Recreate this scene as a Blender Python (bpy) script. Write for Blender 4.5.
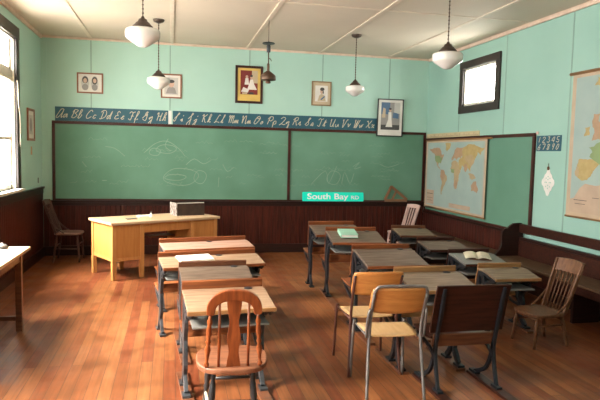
import bpy, math, random
from mathutils import Matrix, Vector
PI = math.pi
R = math.radians
random.seed(7)
sc = bpy.context.scene
for o in list(bpy.data.objects): bpy.data.objects.remove(o)
COL = sc.collection

# ------------------------------------------------------------------ camera
cam = bpy.data.cameras.new('camera'); camo = bpy.data.objects.new('camera', cam); COL.objects.link(camo)
FPX, YAW, PITCH, ROLL = 577.34, 0.2195, 0.0785, 0.0228
f_ = Vector((math.sin(YAW)*math.cos(PITCH), math.cos(YAW)*math.cos(PITCH), -math.sin(PITCH)))
r_ = Vector((math.cos(YAW), -math.sin(YAW), 0)); u_ = r_.cross(f_)
rr = math.cos(ROLL)*r_ + math.sin(ROLL)*u_; uu = -math.sin(ROLL)*r_ + math.cos(ROLL)*u_
M = Matrix((rr, uu, -f_)).transposed().to_4x4(); M.translation = (1.989, -9.736, 1.69)
camo.matrix_world = M
cam.sensor_fit = 'HORIZONTAL'; cam.sensor_width = 36; cam.lens = FPX/600*36; cam.clip_start = .05
sc.camera = camo

# ------------------------------------------------------------------ light
w = bpy.data.worlds.new('world'); sc.world = w; w.use_nodes = True
bg = w.node_tree.nodes['Background']; bg.inputs[0].default_value = (1.0, .97, .92, 1); bg.inputs[1].default_value = 14.0
sc.view_settings.view_transform = 'Standard'; sc.view_settings.look = 'None'
sc.view_settings.gamma = 1; sc.view_settings.use_curve_mapping = False
sc.view_settings.exposure = 1.05
sc.cycles.max_bounces = 12; sc.cycles.diffuse_bounces = 8; sc.cycles.transparent_max_bounces = 12
sc.cycles.use_denoising = True
sc.cycles.sample_clamp_indirect = 8

W, H = 6.47, 3.435
YB = -12.2                       # rear wall, behind the camera
WINS = [(-2.72, -1.56), (-5.0, -3.84), (-7.3, -6.14), (-9.6, -8.44)]   # left-wall windows (y0, y1)
WZ0, WZ1 = 1.16, 3.1
RW = (-2.25, -1.32, 2.5, 3.08)   # small right-wall window

def portal(loc, rot, sx, sy):
    l = bpy.data.lights.new('window_portal', 'AREA'); l.shape = 'RECTANGLE'; l.size = sx; l.size_y = sy; l.energy = 1
    l.cycles.is_portal = True
    o = bpy.data.objects.new('window_portal', l); COL.objects.link(o); o.location = loc; o.rotation_euler = rot
for a, b in WINS: portal((-.1, (a+b)/2, (WZ0+WZ1)/2), (0, -PI/2, 0), WZ1-WZ0, b-a)
portal((W+.1, (RW[0]+RW[1])/2, (RW[2]+RW[3])/2), (0, PI/2, 0), RW[3]-RW[2], RW[1]-RW[0])
sun = bpy.data.lights.new('hazy_sun', 'SUN'); sun.energy = 46.0; sun.angle = R(45); sun.color = (1, .93, .8)
suno = bpy.data.objects.new('hazy_sun', sun); COL.objects.link(suno)
suno.rotation_euler = Vector((1.0, .30, -1.25)).to_track_quat('-Z', 'Y').to_euler()

# ------------------------------------------------------------------ materials
def mat(name, c, rough=.5, metal=0., c2=None, scale=5., stretch=(1, 1, 1), bump=0., rvar=0., contrast=(.35, .65), spec=.5, detail=4.):
    m = bpy.data.materials.new(name); m.use_nodes = True; nt = m.node_tree; N = nt.nodes; L = nt.links
    b = N['Principled BSDF']; b.inputs['Roughness'].default_value = rough; b.inputs['Metallic'].default_value = metal
    b.inputs['Specular IOR Level'].default_value = spec
    if c2 is None: c2 = tuple(x*.86 for x in c)
    tc = N.new('ShaderNodeTexCoord'); mp = N.new('ShaderNodeMapping'); mp.inputs['Scale'].default_value = stretch
    nz = N.new('ShaderNodeTexNoise'); nz.inputs['Scale'].default_value = scale; nz.inputs['Detail'].default_value = detail
    rp = N.new('ShaderNodeValToRGB'); rp.color_ramp.elements[0].color = (*c, 1); rp.color_ramp.elements[1].color = (*c2, 1)
    rp.color_ramp.elements[0].position, rp.color_ramp.elements[1].position = contrast
    L.new(tc.outputs['Object'], mp.inputs[0]); L.new(mp.outputs[0], nz.inputs[0]); L.new(nz.outputs[0], rp.inputs[0]); L.new(rp.outputs[0], b.inputs['Base Color'])
    if bump:
        bp = N.new('ShaderNodeBump'); bp.inputs['Strength'].default_value = bump; bp.inputs['Distance'].default_value = .01
        L.new(nz.outputs[0], bp.inputs['Height']); L.new(bp.outputs[0], b.inputs['Normal'])
    if rvar:
        mr = N.new('ShaderNodeMapRange'); mr.inputs[3].default_value = max(0, rough-rvar); mr.inputs[4].default_value = min(1, rough+rvar)
        L.new(nz.outputs[0], mr.inputs[0]); L.new(mr.outputs[0], b.inputs['Roughness'])
    return m
def srgb(r, g, b):
    f = lambda v: (v/255/12.92) if v/255 <= .04045 else ((v/255+.055)/1.055)**2.4
    return (f(r), f(g), f(b))
WX = (1.5, 14, 14); WY = (14, 1.5, 14); WZ = (14, 14, 1.2)
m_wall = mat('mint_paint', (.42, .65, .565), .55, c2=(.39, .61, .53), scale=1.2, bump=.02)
m_joint = mat('panel_joint_shade', (.27, .41, .35), .7)  # shadow line of the wall panel joints, painted as a darker mint
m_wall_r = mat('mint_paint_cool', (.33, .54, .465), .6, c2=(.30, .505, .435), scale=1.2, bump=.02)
m_ceil = mat('ceiling_paint', (.66, .58, .47), .7, c2=(.6, .52, .42), scale=.8)
m_batten = mat('batten_paint', (.72, .62, .5), .6, c2=(.66, .55, .44))
m_crown = mat('crown_paint', (.74, .58, .47), .5, c2=(.62, .42, .32), scale=9, contrast=(.4, .8))
m_wains = mat('wainscot_stain', (.075, .015, .0085), .4, c2=(.034, .008, .005), scale=2.5, stretch=WZ, spec=.25)
m_dark = mat('dark_trim_stain', (.03, .010, .007), .4, c2=(.018, .007, .005), scale=3, stretch=WX, spec=.3)
m_cas = mat('window_casing_brown', (.035, .02, .018), .4, c2=(.025, .015, .013))
m_frame = mat('board_frame_stain', (.07, .018, .012), .45, c2=(.04, .012, .009), scale=5, spec=.3)
m_board = mat('chalkboard_green', (.105, .24, .16), .65, c2=(.16, .325, .235), scale=1.3, stretch=(1, 1, 1.6), contrast=(.3, .75), detail=8, spec=.3)
m_board_r = mat('chalkboard_green_side', (.11, .245, .175), .6, c2=(.15, .30, .22), scale=1.1, contrast=(.3, .8), detail=6, spec=.3)
m_chalk = mat('chalk', (.26, .40, .30), .9)
m_strip = mat('alphabet_card_blue', (.018, .09, .135), .6, c2=(.018, .105, .14))
m_cream = mat('cream_lettering', (.62, .55, .42), .7)
m_white = mat('white_paint', (.8, .78, .74), .5)
m_sash = mat('window_sash_paint', (.7, .66, .58), .5)
m_iron = mat('cast_iron', (.03, .036, .045), .4, .5, c2=(.02, .022, .026), scale=12)
m_ironl = mat('worn_cast_iron', (.075, .08, .09), .4, .5, c2=(.04, .045, .05), scale=12)
m_desk_l = mat('desktop_pale_worn', (.34, .22, .14), .45, c2=(.24, .145, .088), scale=3, stretch=WX, rvar=.1, spec=.35)
m_desk_p = mat('desktop_pink_worn', (.42, .26, .2), .45, c2=(.33, .18, .13), scale=3, stretch=WX, rvar=.1, spec=.35)
m_desk_g = mat('desktop_grey_worn', (.19, .135, .098), .5, c2=(.105, .07, .05), scale=3, stretch=WX, rvar=.1, spec=.3)
m_desk_r = mat('desktop_tan_worn', (.23, .165, .11), .5, c2=(.16, .11, .07), scale=3, stretch=WX, rvar=.1, spec=.3)
m_varn = mat('orange_varnish', (.26, .08, .025), .4, c2=(.16, .045, .016), scale=3, stretch=WX, spec=.35)
m_varnd = mat('brown_varnish', (.17, .065, .03), .3, c2=(.1, .035, .018), scale=3, stretch=WX)
m_dkwood = mat('dark_varnish', (.055, .016, .010), .35, c2=(.025, .009, .006), scale=3, stretch=WX, spec=.3)
m_oakrail = mat('oak_rail', (.33, .17, .065), .4, c2=(.24, .115, .045), scale=3, stretch=WX, spec=.35)
m_shelf = mat('blue_grey_shelf', (.2, .195, .18), .45)
m_tdesk = mat('blond_oak', (.54, .25, .08), .4, c2=(.45, .2, .06), scale=2.5, stretch=WZ, spec=.35)
m_tpanel = mat('blond_oak_panel', (.50, .215, .06), .4, c2=(.42, .17, .045), scale=2.5, stretch=WZ, spec=.35)
m_ttop = mat('blond_oak_top', (.56, .40, .25), .35, c2=(.48, .32, .19), scale=2.5, stretch=WX)
m_ply = mat('ply_varnish', (.60, .26, .07), .35, c2=(.48, .18, .045), scale=3, stretch=WX)
m_plys = mat('ply_seat', (.58, .38, .19), .35, c2=(.5, .3, .13), scale=3, stretch=WY)
m_steel = mat('grey_steel_tube', (.24, .22, .21), .5, .5, c2=(.15, .14, .135), scale=9)
m_brown = mat('brown_enamel_tube', (.11, .04, .03), .35, .2, c2=(.08, .03, .02))
m_chair = mat('red_brown_varnish', (.32, .085, .024), .3, c2=(.17, .04, .012), scale=3, stretch=WZ, spec=.4)
m_chairs = mat('red_brown_seat', (.25, .10, .05), .4, c2=(.15, .055, .028), scale=3, stretch=WX)
m_black = mat('black_paint', (.02, .02, .022), .35)
m_oak = mat('worn_oak', (.17, .075, .035), .45, c2=(.10, .045, .022), scale=3, stretch=WZ, spec=.3)
m_pink = mat('pale_pink_paint', (.72, .5, .45), .5)
m_glass = bpy.data.materials.new('window_glass'); m_glass.use_nodes = True
_n = m_glass.node_tree; _n.nodes.clear(); _o = _n.nodes.new('ShaderNodeOutputMaterial'); _m = _n.nodes.new('ShaderNodeMixShader')
_t = _n.nodes.new('ShaderNodeBsdfTransparent'); _g = _n.nodes.new('ShaderNodeBsdfGlossy'); _g.inputs['Roughness'].default_value = .05
_m.inputs[0].default_value = .06; _n.links.new(_t.outputs[0], _m.inputs[1]); _n.links.new(_g.outputs[0], _m.inputs[2]); _n.links.new(_m.outputs[0], _o.inputs[0])
m_milk = mat('milk_glass', (.78, .76, .72), .12, c2=(.76, .74, .7))
m_milk.node_tree.nodes['Principled BSDF'].inputs['Subsurface Weight'].default_value = .3
m_milk.node_tree.nodes['Principled BSDF'].inputs['Subsurface Radius'].default_value = (.05, .05, .05)
m_bronze = mat('dark_bronze', (.09, .065, .05), .4, .6)
m_gas = mat('tarnished_brass', (.13, .07, .04), .45, .4, c2=(.07, .045, .03), scale=10)
m_paper = mat('white_paper', (.82, .8, .74), .7)
m_green = mat('mint_book_cover', (.36, .66, .5), .5)
m_cream2 = mat('cream_pages', (.62, .56, .42), .7)
m_sign = mat('turquoise_sign_sheeting', (.0, .95, .74), .4, c2=(.0, .93, .72))
m_signw = mat('white_sign_letters', (1, 1, 1), .4, c2=(1, 1, 1))
m_blind = mat('cream_blind', (.75, .7, .58), .6)

def floor_mat():
    m = bpy.data.materials.new('fir_floorboards'); m.use_nodes = True; nt = m.node_tree; N = nt.nodes; L = nt.links
    b = N['Principled BSDF']; b.inputs['Specular IOR Level'].default_value = .3; tc = N.new('ShaderNodeTexCoord')
    mp = N.new('ShaderNodeMapping'); mp.inputs['Rotation'].default_value = (0, 0, PI/2)
    L.new(tc.outputs['Object'], mp.inputs[0])
    br = N.new('ShaderNodeTexBrick'); br.inputs['Scale'].default_value = 1; br.inputs['Brick Width'].default_value = 3.1; br.inputs['Row Height'].default_value = .088
    br.inputs['Mortar Size'].default_value = .0022; br.inputs['Mortar Smooth'].default_value = .3; br.offset = .37; br.inputs['Bias'].default_value = 0
    br.inputs['Color1'].default_value = (0, 0, 0, 1); br.inputs['Color2'].default_value = (1, 1, 1, 1); br.inputs['Mortar'].default_value = (.5, .5, .5, 1)
    L.new(mp.outputs[0], br.inputs[0])
    rp = N.new('ShaderNodeValToRGB'); e = rp.color_ramp.elements
    e[0].color = (.165, .042, .017, 1); e[1].color = (.25, .097, .036, 1); x = e.new(.5); x.color = (.20, .067, .024, 1)
    L.new(br.outputs[0], rp.inputs[0])
    m2 = N.new('ShaderNodeMapping'); m2.inputs['Scale'].default_value = (22, 1.2, 1); L.new(tc.outputs['Object'], m2.inputs[0])
    n1 = N.new('ShaderNodeTexNoise'); n1.inputs['Scale'].default_value = 2; n1.inputs['Detail'].default_value = 6; L.new(m2.outputs[0], n1.inputs[0])
    r1 = N.new('ShaderNodeValToRGB'); r1.color_ramp.elements[0].color = (.72, .7, .68, 1); r1.color_ramp.elements[0].position = .35; r1.color_ramp.elements[1].color = (1.12, 1.1, 1.08, 1); r1.color_ramp.elements[1].position = .65
    L.new(n1.outputs[0], r1.inputs[0])
    mx = N.new('ShaderNodeMix'); mx.data_type = 'RGBA'; mx.blend_type = 'MULTIPLY'; mx.inputs[0].default_value = .8
    L.new(rp.outputs[0], mx.inputs[6]); L.new(r1.outputs[0], mx.inputs[7])
    n2 = N.new('ShaderNodeTexNoise'); n2.inputs['Scale'].default_value = 3.5; n2.inputs['Detail'].default_value = 9; L.new(tc.outputs['Object'], n2.inputs[0])
    r2 = N.new('ShaderNodeValToRGB'); r2.color_ramp.elements[0].position = .3; r2.color_ramp.elements[0].color = (.45, .42, .45, 1); r2.color_ramp.elements[1].position = .5; r2.color_ramp.elements[1].color = (1, 1, 1, 1)
    L.new(n2.outputs[0], r2.inputs[0])
    mz = N.new('ShaderNodeMix'); mz.data_type = 'RGBA'; mz.blend_type = 'MULTIPLY'; mz.inputs[0].default_value = .6
    L.new(mx.outputs[2], mz.inputs[6]); L.new(r2.outputs[0], mz.inputs[7])
    my = N.new('ShaderNodeMix'); my.data_type = 'RGBA'; my.inputs[7].default_value = (.05, .022, .014, 1)
    L.new(br.outputs[1], my.inputs[0]); L.new(mz.outputs[2], my.inputs[6]); L.new(my.outputs[2], b.inputs['Base Color'])
    mr = N.new('ShaderNodeMapRange'); mr.inputs[1].default_value = .3; mr.inputs[2].default_value = .7; mr.inputs[3].default_value = .3; mr.inputs[4].default_value = .52
    L.new(n2.outputs[0], mr.inputs[0]); L.new(mr.outputs[0], b.inputs['Roughness'])
    bp = N.new('ShaderNodeBump'); bp.inputs['Strength'].default_value = .35; bp.inputs['Distance'].default_value = .004; bp.invert = True
    L.new(br.outputs[1], bp.inputs['Height']); L.new(bp.outputs[0], b.inputs['Normal'])
    return m
m_floor = floor_mat()

# ------------------------------------------------------------------ mesh builder
class MB:
    def __init__(s): s.v = []; s.f = []; s.mi = []; s.sm = []
    def add(s, vs, fs, mi=0, smooth=False, mx=None):
        n = len(s.v)
        s.v += [tuple(mx @ Vector(p)) if mx else tuple(p) for p in vs]
        for f in fs: s.f.append(tuple(i+n for i in f)); s.mi.append(mi); s.sm.append(smooth)
        return s
    def box(s, x0, x1, y0, y1, z0, z1, mi=0, mx=None):
        v = [(x, y, z) for z in (z0, z1) for y in (y0, y1) for x in (x0, x1)]
        return s.add(v, [(0, 2, 3, 1), (4, 5, 7, 6), (0, 1, 5, 4), (2, 6, 7, 3), (0, 4, 6, 2), (1, 3, 7, 5)], mi, False, mx)
    def bar(s, a, b, w_, h_, up=(0, 0, 1), mi=0):
        a = Vector(a); b = Vector(b); d = (b-a); L = d.length; d.normalize(); up = Vector(up)
        if abs(d.dot(up)) > .98: up = Vector((0, 1, 0))
        x = d.cross(up).normalized(); z = x.cross(d)
        m = Matrix((x, d, z)).transposed().to_4x4(); m.translation = a
        return s.box(-w_/2, w_/2, 0, L, -h_/2, h_/2, mi, m)
    def tube(s, pts, rad, n=8, mi=0, smooth=True, sx=None):
        P = [Vector(p) for p in pts]; rad = rad if isinstance(rad, (list, tuple)) else [rad]*len(P)
        vs = []; fs = []; prev = None
        for i, p in enumerate(P):
            d = (P[min(i+1, len(P)-1)]-P[max(i-1, 0)]).normalized()
            if prev is None:
                a = Vector((0, 0, 1)) if abs(d.z) < .9 else Vector((1, 0, 0)); x = d.cross(a).normalized()
            else: x = (prev-d*prev.dot(d)).normalized()
            prev = x; y = d.cross(x)
            for k in range(n):
                t = 2*PI*k/n; vs.append(p+rad[i]*(math.cos(t)*x+math.sin(t)*y))
        for i in range(len(P)-1):
            for k in range(n): fs.append((i*n+k, i*n+(k+1) % n, (i+1)*n+(k+1) % n, (i+1)*n+k))
        s.add(vs, fs, mi, smooth)
        m = len(s.v)-len(vs)
        s.f.append(tuple(m+k for k in reversed(range(n)))); s.mi.append(mi); s.sm.append(False)
        s.f.append(tuple(m+(len(P)-1)*n+k for k in range(n))); s.mi.append(mi); s.sm.append(False)
        return s
    def ribbon(s, pts, wd, th, side=(1, 0, 0), mi=0):      # flat bar swept along pts, 'th' along side
        P = [Vector(p) for p in pts]; sd = Vector(side); vs = []; fs = []
        for i, p in enumerate(P):
            d = (P[min(i+1, len(P)-1)]-P[max(i-1, 0)]).normalized(); nrm = d.cross(sd).normalized()
            ww = wd[i] if isinstance(wd, (list, tuple)) else wd
            vs += [p+sd*th/2+nrm*ww/2, p+sd*th/2-nrm*ww/2, p-sd*th/2-nrm*ww/2, p-sd*th/2+nrm*ww/2]
        for i in range(len(P)-1):
            for k in range(4): fs.append((i*4+k, i*4+(k+1) % 4, i*4+4+(k+1) % 4, i*4+4+k))
        fs.append((3, 2, 1, 0)); e = (len(P)-1)*4; fs.append((e, e+1, e+2, e+3))
        return s.add(vs, fs, mi)
    def lathe(s, prof, n=20, c=(0, 0, 0), mi=0, smooth=True, axis=None):
        vs = []; fs = []
        for r, z in prof:
            for k in range(n):
                t = 2*PI*k/n; vs.append((c[0]+r*math.cos(t), c[1]+r*math.sin(t), c[2]+z))
        for i in range(len(prof)-1):
            for k in range(n): fs.append((i*n+k, i*n+(k+1) % n, (i+1)*n+(k+1) % n, (i+1)*n+k))
        s.add(vs, fs, mi, smooth, axis)
        m = len(s.v)-len(vs)
        s.f.append(tuple(m+k for k in reversed(range(n)))); s.mi.append(mi); s.sm.append(False)
        s.f.append(tuple(m+(len(prof)-1)*n+k for k in range(n))); s.mi.append(mi); s.sm.append(False)
        return s
    def prism(s, out, z0, z1, mi=0, mx=None):              # outline in local xy, extruded in z
        n = len(out); v = [(x, y, z0) for x, y in out]+[(x, y, z1) for x, y in out]
        fs = [tuple(reversed(range(n))), tuple(range(n, 2*n))]+[(i, (i+1) % n, n+(i+1) % n, n+i) for i in range(n)]
        return s.add(v, fs, mi, False, mx)
    def turned(s, a, b, prof, n=10, mi=0):                 # lathe profile (t, r) between a and b
        a = Vector(a); b = Vector(b)
        return s.tube([a.lerp(b, t) for t, _ in prof], [r for _, r in prof], n, mi)
    def stroke(s, pts, wd, z0, z1, mi=0):                  # ribbon lettering in the local xy plane
        return s.ribbon([(x, y, (z0+z1)/2) for x, y in pts], wd, z1-z0, (0, 0, 1), mi)
    def build(s, name, mats, parent=None, bevel=0, kind=None, seg=2):
        me = bpy.data.meshes.new(name); me.from_pydata(s.v, [], s.f); me.update()
        for m in (mats if isinstance(mats, (list, tuple)) else [mats]): me.materials.append(m)
        me.polygons.foreach_set('material_index', s.mi); me.polygons.foreach_set('use_smooth', s.sm)
        o = bpy.data.objects.new(name, me); COL.objects.link(o)
        if parent: o.parent = parent
        if kind: o['kind'] = kind
        if bevel:
            b = o.modifiers.new('bevel', 'BEVEL'); b.width = bevel; b.segments = seg; b.limit_method = 'ANGLE'; b.angle_limit = R(40)
        return o
def smooth_path(pts, n=4):
    P = [Vector(p) for p in pts]; out = []
    for i in range(len(P)-1):
        a, b, c, d = P[max(i-1, 0)], P[i], P[i+1], P[min(i+2, len(P)-1)]
        for k in range(n):
            t = k/n; out.append(.5*((2*b)+(c-a)*t+(2*a-5*b+4*c-d)*t*t+(3*b-a-3*c+d)*t**3))
    return out+[P[-1]]
def tag(o, label, cat, group=None):
    o['label'] = label; o['category'] = cat
    if group: o['group'] = group
    return o
def thing(name, loc, rz, label, cat, group=None, rot=None):
    o = bpy.data.objects.new(name, None); COL.objects.link(o); o.empty_display_size = .1
    o.location = loc; o.rotation_euler = rot if rot else (0, 0, rz)
    return tag(o, label, cat, group)
BACK = (PI/2, 0, 0); RIGHT = (PI/2, 0, -PI/2); LEFT = (PI/2, 0, PI/2)
def struct(mb, name, m, bevel=0): return mb.build(name, m, None, bevel, 'structure')

# ------------------------------------------------------------------ room shell
struct(MB().box(-.2, W+.2, YB-.2, .2, -.12, 0), 'floor', m_floor)
struct(MB().box(-.2, W+.2, YB-.2, .2, H, H+.12), 'ceiling', m_ceil)
struct(MB().box(-.2, W+.2, 0, .2, 0, H), 'wall_back', m_wall)
struct(MB().box(-.2, W+.2, YB-.2, YB, 0, H), 'wall_front', m_wall)
mb = MB(); mb.box(-.2, 0, YB, 0, 0, WZ0); mb.box(-.2, 0, YB, 0, WZ1, H)
ys = [YB]+[v for p in sorted(WINS) for v in p]+[0]
for i in range(0, len(ys), 2): mb.box(-.2, 0, ys[i], ys[i+1], WZ0, WZ1)
struct(mb, 'wall_left', m_wall)
mb = MB(); a, b, c, d = RW; mb.box(W, W+.2, YB, 0, 0, c); mb.box(W, W+.2, YB, 0, d, H); mb.box(W, W+.2, YB, a, c, d); mb.box(W, W+.2, b, 0, c, d)
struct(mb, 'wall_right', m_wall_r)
# beadboard wainscot (outline of tongue-and-groove boards extruded upwards)
def bead(L, pitch=.078, g=.006, dep=.007, th=.02):
    o = [(0, 0), (0, -th)]; x = pitch
    while x < L-g: o += [(x-g, -th), (x, -th+dep), (x+g, -th)]; x += pitch
    return o+[(L, -th), (L, 0)]
mb = MB(); mb.prism(bead(W-.04), 0, .85, mx=Matrix.Translation((.02, -.001, 0))); struct(mb, 'wall_back_wainscot', m_wains)
mb = MB(); mb.prism(bead(11.9), 0, 1.07, mx=Matrix.Translation((.001, -11.95, 0)) @ Matrix.Rotation(PI/2, 4, 'Z')); struct(mb, 'wall_left_wainscot', m_wains)
mb = MB(); mb.prism(bead(3.05), 0, .70, mx=Matrix.Translation((W-.001, -.025, 0)) @ Matrix.Rotation(-PI/2, 4, 'Z')); mb.box(W-.02, W-.001, -12, -3.08, 0, .62); struct(mb, 'wall_right_wainscot', m_wains)
# caps, baseboards
mb = MB(); mb.box(.0, W, -.055, -.0, .85, .885); mb.box(0, W, -.03, 0, .80, .85); struct(mb, 'trim_back_chalk_ledge', m_dark, .004)
mb = MB(); mb.box(0, .05, -12, -.056, 1.07, 1.105); mb.box(0, .03, -12, -.056, 1.0, 1.07); struct(mb, 'trim_left_wainscot_cap', m_dark, .004)
mb = MB(); mb.box(W-.055, W, -3.07, -.056, .70, .735); struct(mb, 'trim_right_wainscot_cap', m_dark, .004)
struct(MB().box(.025, W-.025, -.04, -.022, 0, .15), 'baseboard_back', m_dark, .004)
struct(MB().box(.022, .04, -12, -.041, 0, .15), 'baseboard_left', m_dark, .004)
struct(MB().box(W-.04, W-.022, -12, -.041, 0, .12), 'baseboard_right', m_dark, .004)
# crown
struct(MB().box(0, W, -.035, 0, H-.032, H), 'trim_back_crown', m_crown, .006)
struct(MB().box(0, .035, -12, -.036, H-.05, H), 'trim_left_crown', m_crown, .006)
struct(MB().box(W-.035, W, -12, -.036, H-.05, H), 'trim_right_crown', m_crown, .006)
# ceiling battens over the panel joints, and the thin wall battens, dark ones standing in for joint shade
for i, x in enumerate((.745, 1.985, 3.21, 4.46, 5.70)):
    struct(MB().box(x-.027, x+.027, -12, -.036, H-.014, H), 'trim_%d' % (i+1), m_batten, .003)
struct(MB().box(.036, W-.036, -3.075, -3.03, H-.008, H), 'trim_6', m_batten)
struct(MB().box(.036, W-.036, -6.15, -6.11, H-.008, H), 'trim_7', m_batten)
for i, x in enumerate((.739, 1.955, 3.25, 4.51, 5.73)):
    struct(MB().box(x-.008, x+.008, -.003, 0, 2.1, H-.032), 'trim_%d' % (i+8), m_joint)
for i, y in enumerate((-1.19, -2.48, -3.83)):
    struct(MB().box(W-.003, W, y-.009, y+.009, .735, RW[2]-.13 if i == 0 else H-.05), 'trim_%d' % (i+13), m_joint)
struct(MB().box(.06, .085, -.006, 0, .885, H-.045), 'trim_16', m_wall)

# windows of the left wall
for i, (a, b) in enumerate(WINS):
    o = bpy.data.objects.new('window_%d' % (i+1), None); COL.objects.link(o); o['kind'] = 'structure'; o.location = (0, a, WZ0)
    wd = b-a; ht = WZ1-WZ0
    mb = MB(); cw = .15
    mb.box(0, .03, -cw, 0, 0, ht); mb.box(0, .03, wd, wd+cw, 0, ht); mb.box(0, .035, -cw, wd+cw, ht, ht+cw)
    mb.build('window_casing', m_cas, o, .004)
    mb = MB(); mb.box(-.17, .075, -cw-.02, wd+cw+.02, -.035, 0); mb.build('window_sill', m_sash, o, .004)
    mb = MB(); s = .045
    mb.box(-.17, -.001, 0, .02, 0, ht); mb.box(-.17, -.001, wd-.02, wd, 0, ht); mb.box(-.17, -.001, 0, wd, ht-.02, ht)
    mb.box(-.10, -.02, .02, wd-.02, 1.43, 1.52)                      # transom bar
    mb.box(-.08, -.045, .02, .02+s, .0, 1.43); mb.box(-.08, -.045, wd-.02-s, wd-.02, 0, 1.43)
    mb.box(-.08, -.045, .02, wd-.02, 0, .06); mb.box(-.09, -.04, .02, wd-.02, .63, .675); mb.box(-.08, -.045, .02, wd-.02, 1.38, 1.43)
    mb.box(-.08, -.045, .02, .02+s, 1.52, ht-.02); mb.box(-.08, -.045, wd-.02-s, wd-.02, 1.52, ht-.02); mb.box(-.08, -.045, .02, wd-.02, 1.52, 1.56)
    mb.build('window_frame', m_sash, o, .003)
    MB().box(-.065, -.06, .02, wd-.02, 0, ht-.02).build('window_pane', m_glass, o)
    if i == 0:
        mb = MB()
        for k in range(26): mb.box(-.035, -.015, .03, wd-.03, .72+k*.026, .724+k*.026)
        mb.box(-.04, -.01, .03, wd-.03, 1.39, 1.42); mb.build('window_blind', m_blind, o)
        mb = MB(); mb.tube(smooth_path([(.04, wd-.01, 1.40), (.045, wd+.0, 1.1), (.05, wd+.045, .9), (.045, wd+.05, .55)]), [.006]*13, 6); mb.build('blind_cord', m_blind, o)
a, b, c, d = RW; o = bpy.data.objects.new('window_%d' % (len(WINS)+1), None); COL.objects.link(o); o['kind'] = 'structure'; o.location = (W, b, c); o.rotation_euler = RIGHT
wd, ht, cw = b-a, d-c, .11
mb = MB(); mb.box(-cw, 0, 0, ht, 0, .03); mb.box(wd, wd+cw, 0, ht, 0, .03); mb.box(-cw, wd+cw, ht, ht+cw, 0, .034); mb.box(-cw, wd+cw, -cw, 0, 0, .034); mb.build('window_casing', m_cas, o, .003)
mb = MB(); mb.box(0, .03, 0, ht, -.1, 0); mb.box(wd-.03, wd, 0, ht, -.1, 0); mb.box(0, wd, 0, .04, -.1, 0); mb.box(0, wd, ht-.03, ht, -.1, 0)
for k in (1/3, 2/3): mb.box(wd*k-.018, wd*k+.018, .04, ht-.03, -.08, -.05)
mb.build('window_frame', m_sash, o, .003)
MB().box(.03, wd-.03, .04, ht-.03, -.07, -.065).build('window_pane', m_glass, o)

# ------------------------------------------------------------------ chalkboards
t = thing('chalkboard', (0, -.001, 0), 0, 'long green chalkboard with dark frame across the wall behind the teacher desk', 'chalkboard', rot=BACK)
X0, X1, Z0, Z1 = .155, 6.45, .885, 2.135
MB().box(X0, X1, Z0+.02, Z1, 0, .012).build('board_surface', m_board, t)
mb = MB(); mb.box(X0, X1, Z1-.045, Z1, .012, .032); mb.box(X0, X1, Z0+.001, Z0+.025, .012, .03)
for x in (X0, 3.925, X1-.045): mb.box(x, x+.045, Z0+.025, Z1-.045, .012, .032)
mb.build('board_frame', m_frame, t, .003)
mb = MB(); rnd = random.Random(3)
def loop(cx, cz, rx, rz, ph=0, n=14, tw=.25): return [(cx+rx*math.cos(ph+2*PI*k/n)+tw*rx*math.sin(3*ph+6*PI*k/n)*.3, cz+rz*math.sin(ph+2*PI*k/n)) for k in range(n+1)]
SK = [loop(2.14, 1.28, .28, .14), loop(2.05, 1.27, .17, .05), loop(2.45, 1.28, .1, .11, 1), loop(1.9, 1.73, .16, .07, .4), loop(1.72, 1.68, .09, .06), [(1.55, 1.66), (1.7, 1.8), (1.85, 1.86), (1.98, 1.83), (2.12, 1.72), (2.2, 1.62)],
      [(1.93, 1.9), (1.88, 1.78), (1.97, 1.7)], [(2.22, 1.48), (2.35, 1.58), (2.5, 1.5), (2.62, 1.56)], [(.95, 1.75), (1.1, 1.72), (1.25, 1.6)], [(.6, 1.5), (.66, 1.42)], [(2.75, 1.12), (2.76, 1.28)],
      loop(4.75, 1.3, .12, .12), [(4.35, 1.18), (4.6, 1.42), (4.66, 1.2), (4.8, 1.5)], [(4.9, 1.2), (4.95, 1.4), (5.05, 1.2), (5.12, 1.38)], [(5.1, 1.5), (5.22, 1.58), (5.12, 1.46), (5.25, 1.5)], 
      [(2.82, 1.5), (2.9, 1.38), (3.0, 1.45)],  [(5.6, 1.55), (5.75, 1.5), (5.95, 1.56)]]
for p in SK: mb.stroke([(q.x, q.y) for q in smooth_path([(x, z, 0) for x, z in p], 3)], .009, .0125, .0135)
for k in range(70):                                                # rubbed-out writing
    x = rnd.uniform(.4, 6.0); z = rnd.choice([1.15, 1.3, 1.42, 1.56, 1.7, 1.85])+rnd.uniform(-.03, .03); q = []
    for j in range(rnd.randint(4, 9)): q.append((x+j*.035, z+(j % 2)*rnd.uniform(.01, .05)))
    mb.stroke(q, .004, .0125, .0133)
mb.box(.45+.45, .97, 1.2, 1.21, .0125, .0133, mx=None)
mb.build('chalk_marks', m_chalk, t)['label'] = 'faint half-erased white chalk scribbles'

t = thing('chalkboard', (W-.001, 0, 0), 0, 'shorter green chalkboard behind the hanging world map on the side wall', 'chalkboard', rot=RIGHT)
MB().box(.06, 3.2, .76, 2.0, 0, .012).build('board_surface', m_board_r, t)
mb = MB(); mb.box(.06, 3.24, 1.985, 2.03, .0, .032); mb.box(.06, 3.24, .736, .77, .012, .03); mb.box(.06, .1, .77, 1.985, .012, .032); mb.box(3.2, 3.245, .737, 1.985, 0, .032)
mb.build('board_frame', m_frame, t, .003)

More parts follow.
